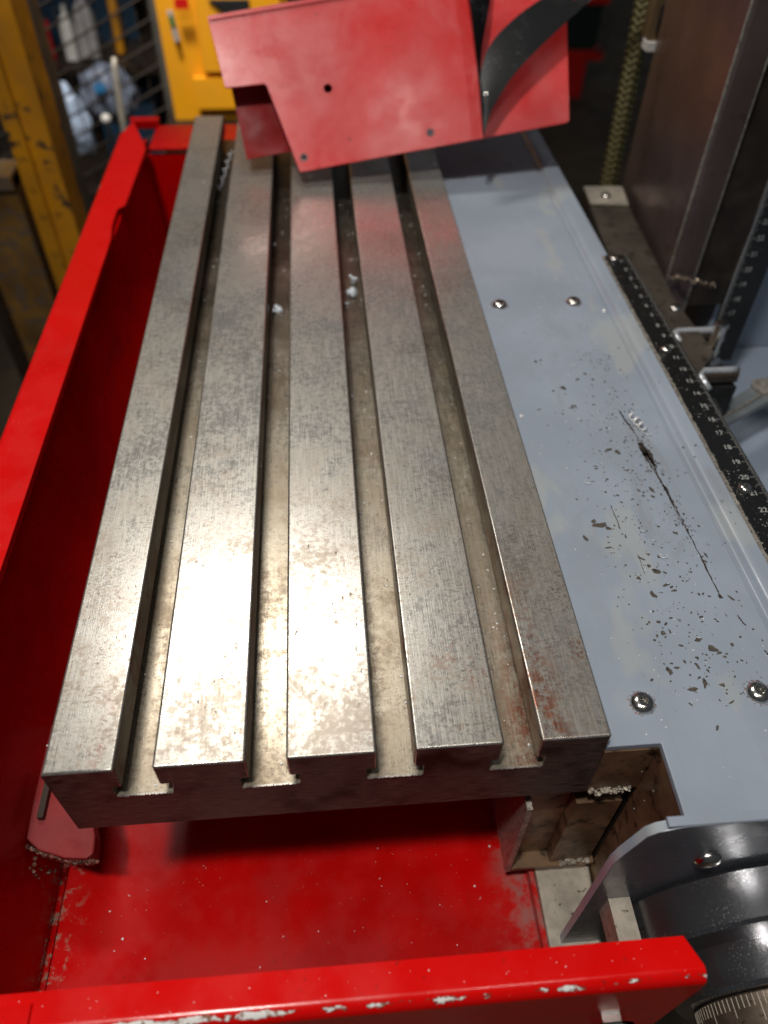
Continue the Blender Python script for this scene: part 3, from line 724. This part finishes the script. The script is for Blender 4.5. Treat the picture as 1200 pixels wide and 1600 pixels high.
t = lathe([(0, .2), (1.5, .2), (1.7, .5), (1.2, 1.0), (0, 1.0)], 20, MP @ Matrix.Translation((126.6, 19.5, 22.0)), False)
obj('rivet', t, M_bright, Bl, autosmooth=40)
t = lathe([(0, .1), (3, .1), (3, .7), (0, .9)], 20, MP @ Matrix.Translation((193, 67.5, 25.6)), False)
obj('paint_dot', t, M_redfar, Bl, autosmooth=40)
B2 = thing('narrow_black_blade', 'narrow black steel blade hanging upright, left of the wide curved blade', 'blade', tuple(MP @ Vector((120, -7, 20))))
obj('blade_strip', ribbon([(120.4, -6.3, 21), (122.1, 10, 22), (123.8, 31, 22), (125, 50, 22), (126.5, 77, 22), (127, 108, 23)],
                          [(120.7, -6.3, 20.6), (122.8, 10, 21), (125.6, 31, 20), (131, 51, 18), (141, 76, 17), (150, 108, 16)], 0), M_blackrub, B2, autosmooth=40)

# ------------------------------------------------------------------ loose swarf
def crumb(name, x, y, z, r, label, cat='metal chip', mat=None, squash=.6, seed=0, n=5):
    random.seed(seed); bm = new()
    for k in range(n):
        t = new(); bmesh.ops.create_icosphere(t, subdivisions=1, radius=r*random.uniform(.4, .8))
        for v in t.verts: v.co *= random.uniform(.55, 1.3); v.co.z *= squash
        bmesh.ops.rotate(t, verts=t.verts, cent=(0, 0, 0), matrix=Matrix.Rotation(random.uniform(0, 3), 3, 'Z'))
        bmesh.ops.translate(t, vec=(x+random.uniform(-r, r)*.8, y+random.uniform(-r, r)*.9, z+r*squash*.45), verts=t.verts); merge(bm, t)
    return tag(obj(name, bm, mat or M_swarf), label, cat, 'bright metal chips on the table and cover')
crumb('metal_chip', 66, 284, -18.5, 3.3, 'shiny clump of swarf in the second slot from the left', seed=1, squash=1.0)
crumb('metal_chip', 63.5, 364, -18.5, 1.3, 'small bright chip higher up in the second slot from the left', seed=2, n=3)
crumb('metal_chip', 110, 300, -18.5, 3.9, 'largest pale bluish chip lying in the third slot from the left', seed=3, squash=.9)
crumb('metal_chip', 112, 316, -18.5, 2.5, 'upright silver chip just beyond the largest chip in the third slot', seed=4, squash=1.6, n=3)
crumb('metal_chip', 107, 289, -18.5, 1.6, 'thin white sliver just before the largest chip in the third slot', seed=5, n=3, squash=1.2)
crumb('metal_chip', 105.5, 121, -18.5, .85, 'tiny white crumb in the near part of the third slot', mat=M_swarf2, seed=6, n=3)
crumb('metal_chip', 106, 203, -18.5, .9, 'small silver crumb halfway along the third slot', seed=7, n=3)
crumb('metal_chip', 187, 171, -10, 1.3, 'small white chip on the cover beside the table edge', mat=M_swarf2, seed=8, n=3, squash=.5)
crumb('metal_chip', 252, 260, -10, 1.3, 'small white chip against the cover ridge by the far screw', mat=M_swarf2, seed=9, n=3)
crumb('metal_chip', 15.6, 419, 0, .8, 'tiny pale crumb on the leftmost rib of the table', mat=M_swarf2, seed=10, n=2, squash=.3)
pts = []
for k in range(90):
    f = k/89; a = f*2*math.pi*5
    pts.append((22 + 5*f + 1.5*math.cos(a), 440 + 70*f, -15.5 + 1.9*math.sin(a)))
tag(obj('swarf_curl', tube(pts, .32, 6), M_swarf, None, True), 'thin curled swarf lying in the far end of the leftmost slot', 'metal chip', 'curled turnings')
bm = new(); pts = []
for k in range(100):
    f = k/99; a = f*2*math.pi*4
    pts.append((238.6 + 4.6*f + 1.5*math.cos(a), 167 - 14*f, -8.2 + 1.4*math.sin(a)))
tag(obj('swarf_curl', tube(pts, [.2+.55*math.sin(math.pi*min(1, .15+k/99)) for k in range(100)], 7), M_swarf2, None, True), 'white curly turning lying on the cover at the top of the long gouge', 'metal chip', 'curled turnings')
random.seed(5)
bm = new()
def dust(x0, x1, y0, y1, z, n, r0, r1):
    for i in range(n):
        t = new(); r = r0 + (r1-r0)*random.random()**3
        bmesh.ops.create_cube(t, size=r)
        for v in t.verts: v.co = Vector((v.co.x*random.uniform(.4, 1.4), v.co.y*random.uniform(.4, 1.4), v.co.z*.4))
        bmesh.ops.rotate(t, verts=t.verts, cent=(0, 0, 0), matrix=Matrix.Rotation(random.uniform(0, 3), 3, 'Z'))
        bmesh.ops.translate(t, vec=(random.uniform(x0, x1), random.uniform(y0, y1), z+r*.2), verts=t.verts); merge(bm, t)
dust(-25, 165, -35, 20, -135, 60, .15, .8)
dust(182, 250, -20, 300, -10, 240, .15, .6)
dust(-40, 190, -62, -56, -20, 30, .12, .35)
for a, b in ((22, 33), (63, 75), (104, 116), (145, 157)): dust(a, b, 2, 500, -18.5, 60, .2, .9); dust(b-3, b+.5, 2, 500, -18.5, 60, .2, .9)
dust(0, 180, 5, 520, 0, 90, .12, .45)
for i in range(9):
    x, y = (random.uniform(205, 250), random.uniform(-15, 260)) if i < 8 else (random.uniform(0, 160), random.uniform(-30, 10))
    z0 = -9.9 if i < 8 else -134.8
    a0, rr, n_ = random.uniform(0, 6), random.uniform(.5, 1.5), random.randint(4, 9)
    t = tube([(x+rr*math.cos(a0+k*.55), y+rr*math.sin(a0+k*.55), z0+.2+.12*k) for k in range(n_)], random.uniform(.1, .2), 5); merge(bm, t)
tag(obj('swarf_dust', bm, M_swarf2), 'fine bright metal dust scattered over table, cover and tray', 'metal dust', kind='stuff')

# ------------------------------------------------------------------ background
def upright(name, x0, x1, y0, y1, mat, label, cat, lip=None, zt=400):
    t0 = thing(name, label, cat, ((x0+x1)/2, (y0+y1)/2, -950))
    obj('post_body', box(x0, x1, y0, y1, -950, zt, 3, 2), mat, t0)
    return t0
t0 = upright('yellow_post', -210, -184, 750, 800, M_yellow, 'worn yellow steel post with a raised edge, left of the wire cage', 'post')
obj('post_edge', box(-224, -208, 742, 800, -950, 400, 2, 2), M_yellow, t0)
obj('foot_gusset', prism([(-240, -950), (-206, -950), (-206, -700)], 760, 790, 'y'), M_yellow, t0)
t1 = upright('grimy_post', -300, -240, 760, 800, M_yelldirty, 'grimy brown and yellow post at the far left edge', 'post', zt=-140)
obj('post_lip', box(-312, -298, 748, 800, -950, -150, 2), M_browndark, t1)
obj('post_cap', box(-302, -240, 755, 802, -150, -135, 3), M_yelldirty, t1)
t2 = upright('dark_upright', -229, -211, 900, 925, M_darkgrey, 'dark grey upright standing right of the yellow post', 'post')
obj('base_foot', box(-240, -200, 880, 945, -950, -940, 2), M_darkgrey, t2)
cg = thing('wire_cage', 'rusty wire mesh cage panel behind the tray, between the dark upright and the yellow canister', 'wire cage', (-260, 1200, -950))
obj('cage_frame', box(-137, -126, 1196, 1206, -950, 350, 2), M_darkgrey, cg)
obj('cage_frame', box(-440, -428, 1196, 1206, -950, 350, 2), M_darkgrey, cg)
for k in range(26):
    z = -470 + 30*k
    obj('wire', tube([(-432, 1198, z - 70), (-131, 1198, z + 75)], 1.8, 6), M_wire, cg)
for k in range(16):
    x = -425 + 19*k
    obj('wire', tube([(x, 1202, -900), (x, 1202, 340)], 1.1, 6), M_wire, cg)
def bottle(name, x, y, z, r, h, mat, label, cat, cap, tilt=0.):
    t0 = thing(name, label, cat, (x, y, z))
    prof = [(0, 0), (r*.8, 0), (r, r*.15), (r, h*.28), (r*.94, h*.31), (r, h*.34), (r, h*.55), (r*.93, h*.6), (r*.98, h*.66), (r*.7, h*.85), (r*.3, h*.94), (r*.28, h)]
    M = Matrix.Translation((x, y, z)) @ Matrix.Rotation(tilt, 4, 'Y') @ Matrix.Rotation(-.2, 4, 'X')
    obj('bottle_body', lathe(prof, 28, M), mat, t0, autosmooth=40)
    obj('bottle_cap', lathe([(0, 0), (r*.34, 0), (r*.34, h*.09), (0, h*.09)], 18, M @ Matrix.Translation((0, 0, h)), False), cap, t0)
rk = thing('cage_shelf', 'dark shelf boards inside the wire cage', 'shelf', (-320, 1400, -950))
obj('shelf_board', box(-520, -120, 1280, 1900, -470, -455, 2), M_browndark, rk)
obj('shelf_back', box(-560, -120, 1950, 1965, -950, 100, 2), M_browndark, rk)
for xx in (-520, -135): obj('shelf_leg', box(xx, xx+14, 1290, 1304, -950, -470, 1), M_browndark, rk)
def bag(name, x, y, z, rx, ry_, rz, mat, label, seed, rot=0.):
    t = new(); bmesh.ops.create_icosphere(t, subdivisions=4, radius=1)
    for v in t.verts:
        k = 1 + .22*noise.noise(v.co*2.2 + Vector((seed, 0, 0))) + .10*noise.noise(v.co*6 + Vector((0, seed, 0)))
        v.co = Vector((v.co.x*rx*k, v.co.y*ry_*k, v.co.z*rz*k))
    bmesh.ops.transform(t, matrix=Matrix.Translation((x, y, z)) @ Matrix.Rotation(rot, 4, 'Y'), verts=t.verts)
    return tag(obj(name, t, mat, None, True), label, 'plastic bag', 'plastic bags in the wire cage')
bag('plastic_bag', -312, 1290, -270, 26, 24, 56, M_plasblue, 'bright pale blue plastic bag low in the wire cage', 1.3, -.15)
o = bag('plastic_bag', -272, 1400, -265, 48, 35, 48, M_plasgrey, 'dull grey plastic bag with a blue spot in the wire cage', 4.1, .3)
obj('blue_spot', lathe([(0, 0), (10, 0), (9, 5), (0, 6)], 16, Matrix.Translation((-274, 1362, -243)) @ Matrix.Rotation(1.2, 4, 'X'), False), simple('blue_label', (.02, .22, .5), .4), o)
def carton(name, x0, x1, y0, y1, z0, z1, mat, label, cat='box', rot=.2):
    t0 = thing(name, label, cat, ((x0+x1)/2, (y0+y1)/2, z0))
    M = Matrix.Translation(((x0+x1)/2, (y0+y1)/2, z0)) @ Matrix.Rotation(rot, 4, 'Z')
    hx, hy = (x1-x0)/2, (y1-y0)/2
    t = box(-hx, hx, -hy, hy, 0, (z1-z0)*.8, 2); bmesh.ops.transform(t, matrix=M, verts=t.verts); obj('box_body', t, mat, t0)
    t = box(-hx-1.5, hx+1.5, -hy-1.5, hy+1.5, (z1-z0)*.8, z1-z0, 2); bmesh.ops.transform(t, matrix=M, verts=t.verts); obj('box_lid', t, mat, t0)
carton('storage_crate', -470, -280, 1720, 1900, -310, -150, M_navy, 'large dark blue crate at the back of the wire cage', 'crate')
carton('storage_crate', -350, -240, 1600, 1700, -455, -320, M_navy, 'lower dark blue crate right inside the wire cage', 'crate', .1)
obj('shelf_board', box(-560, -120, 1560, 1950, -283, -270.5, 2), M_browndark, rk)
carton('white_carton', -475, -440, 1640, 1690, -270, -195, M_white, 'upright white carton at the left of the wire cage')
carton('red_carton', -438, -415, 1620, 1660, -270, -215, M_redfar, 'small red carton right of the white carton in the cage')
bottle('white_bottle', -372, 1600, -270, 14, 85, M_white, 'white bottle standing behind the upper cage wires', 'bottle', M_white)
bottle('grey_bottle', -340, 1610, -270, 20, 105, simple('grey_bottle_plastic', (.35, .33, .33), .5), 'round grey bottle beside the white bottle in the cage', 'bottle', M_darkgrey)
bottle('yellow_bottle', -288, 1640, -270, 10, 120, M_yellow, 'slim yellow bottle near the cage frame', 'bottle', M_yellow)
bottle('clear_bottle', -262, 1180, -470, 16, 150, M_plasgrey, 'grey clear bottle low behind the left tray rim', 'bottle', M_white, .2)
tag(obj('metal_rod', tube([(-176, 1000, -400), (-163, 1000, -150), (-160, 1002, -105), (-158, 1003, -92)], [4.5, 4.2, 4, 3], 12), M_cast, None, True), 'pale rod end standing behind the rear left tray corner', 'rod')
ko = thing('ball_knob', 'small bright round knob just left of the tray corner', 'knob', (-180, 1010, -245))
t = new(); bmesh.ops.create_icosphere(t, subdivisions=3, radius=6.5); bmesh.ops.translate(t, vec=(-188, 1010, -168), verts=t.verts); obj('ball', t, M_white, ko, True)
obj('stem', lathe([(2.5, 0), (2.5, 200), (2.0, 202)], 12, Matrix.Translation((-188, 1010, -373))), M_bright, ko, True)

# yellow canister standing on the floor (scaled for its distance)
F = 1.0
Yc = thing('yellow_canister', 'large yellow plastic canister with a green and grey sight strip behind the tray', 'canister', (-35, 1160, -208))
t = box(-112, 62, 1100, 1240, -206, 160, 48, 7)
for v in t.verts:
    if v.co.z < -150: v.co.y += 8
obj('canister_body', t, M_canister, Yc, autosmooth=50)
obj('front_recess', box(-76, 50, 1092, 1104, -186, -146, 5, 3), M_canister, Yc, autosmooth=50)
obj('side_fin', prism([(-60, -140), (56, -140), (56, 150), (-48, 150)], 1090, 1103, 'y', 4), M_canister, Yc, autosmooth=50)
obj('sight_strip', prism([(-97, -64), (-90, -64), (-86, -100), (-93, -102)], 1095, 1099.5, 'y', 1), simple('grey_label', (.42, .40, .38), .4), Yc)
obj('sight_window', prism([(-96, -70), (-90, -70), (-88.5, -82), (-95, -82)], 1093.5, 1095.3, 'y', .4), simple('green_label', (.03, .20, .06), .4), Yc)
obj('red_mark', box(-84, -66, 1086.5, 1089.8, -60, -48, 1), M_redfar, Yc)
obj('handle_gap', prism([(-40, -50), (8, -90), (14, -50)], 1086, 1089.8, 'y', 1), M_black, Yc)
pd = thing('low_stand', 'dark low stand carrying the yellow canister', 'stand', (-35, 1170, -950))
obj('stand_top', box(-125, 80, 1090, 1260, -222, -207, 2), M_browndark, pd)
for xx in (-120, 60):
    for yy in (1095, 1240): obj('stand_leg', box(xx, xx+15, yy, yy+15, -950, -222, 1), M_browndark, pd)

# red plastic tool carrier far behind, on the floor
sc = 3.35/1.5
def far(x, z, y=3350):   # from the y=1500 sheet out to its real distance
    cx, cy, cz = 94.95, -110.35, 228.87; k = (y-cy)/(1500-cy); return (cx+(x-cx)*k, y, cz+(z-cz)*k)
Rc = thing('red_tool_chest', 'red and black plastic tool chest standing on the brown floor behind', 'tool chest', (1160, 3400, -950))
xl, xr = 1020, 1290
obj('chest_base', box(xl, xr-70, 3350, 3650, -949, -800, 30, 4), M_redfar, Rc, autosmooth=50)
obj('chest_band', box(xl, xr-10, 3340, 3650, -800, -765, 12, 3), M_redfar, Rc, autosmooth=50)
obj('chest_drawer', box(xl, xr-40, 3352, 3650, -765, -600, 8), M_green, Rc)
obj('chest_handle', tube([(xr-34, 3335, -770), (xr-18, 3330, -740), (xr-8, 3330, -620), (xr-20, 3335, -600)], 9, 10), M_darkgrey, Rc, True)
obj('chest_band', box(xl, xr-22, 3340, 3650, -600, -545, 18, 3), M_redfar, Rc, autosmooth=50)
obj('chest_tray', box(xl+10, xr-30, 3355, 3640, -545, -330, 10), M_black, Rc)
obj('tray_rail', tube([(xl+120, 3342, -520), (xl+240, 3340, -505)], 16, 10), simple('rail_grey', (.25, .27, .30), .4), Rc, True)
obj('tray_post', box(xl+78, xl+104, 3335, 3352, -540, -330, 5), simple('post_grey', (.16, .16, .15), .5), Rc)
obj('tool_block', box(xl+130, xl+240, 3345, 3354, -470, -380, 12, 3), simple('dull_red', (.10, .006, .006), .5), Rc)
obj('chest_lid', box(xl, xr-5, 3335, 3650, -330, -285, 20, 3), M_redfar, Rc, autosmooth=50)
Wb = thing('work_bracket', 'brown machine bracket with a pale block, between the hose and the column', 'bracket', (345, 480, 64))
obj('bracket_post', box(328, 372, 480, 500, 64, 300, 2), simple('brown_bracket', (.12, .075, .035), .6), Wb)
obj('bracket_slot', box(332, 341, 476.5, 479.9, 70, 86, 1), M_black, Wb)
obj('pale_block', box(327, 341, 476, 487, 59, 64.5, 1.5), M_white, Wb)
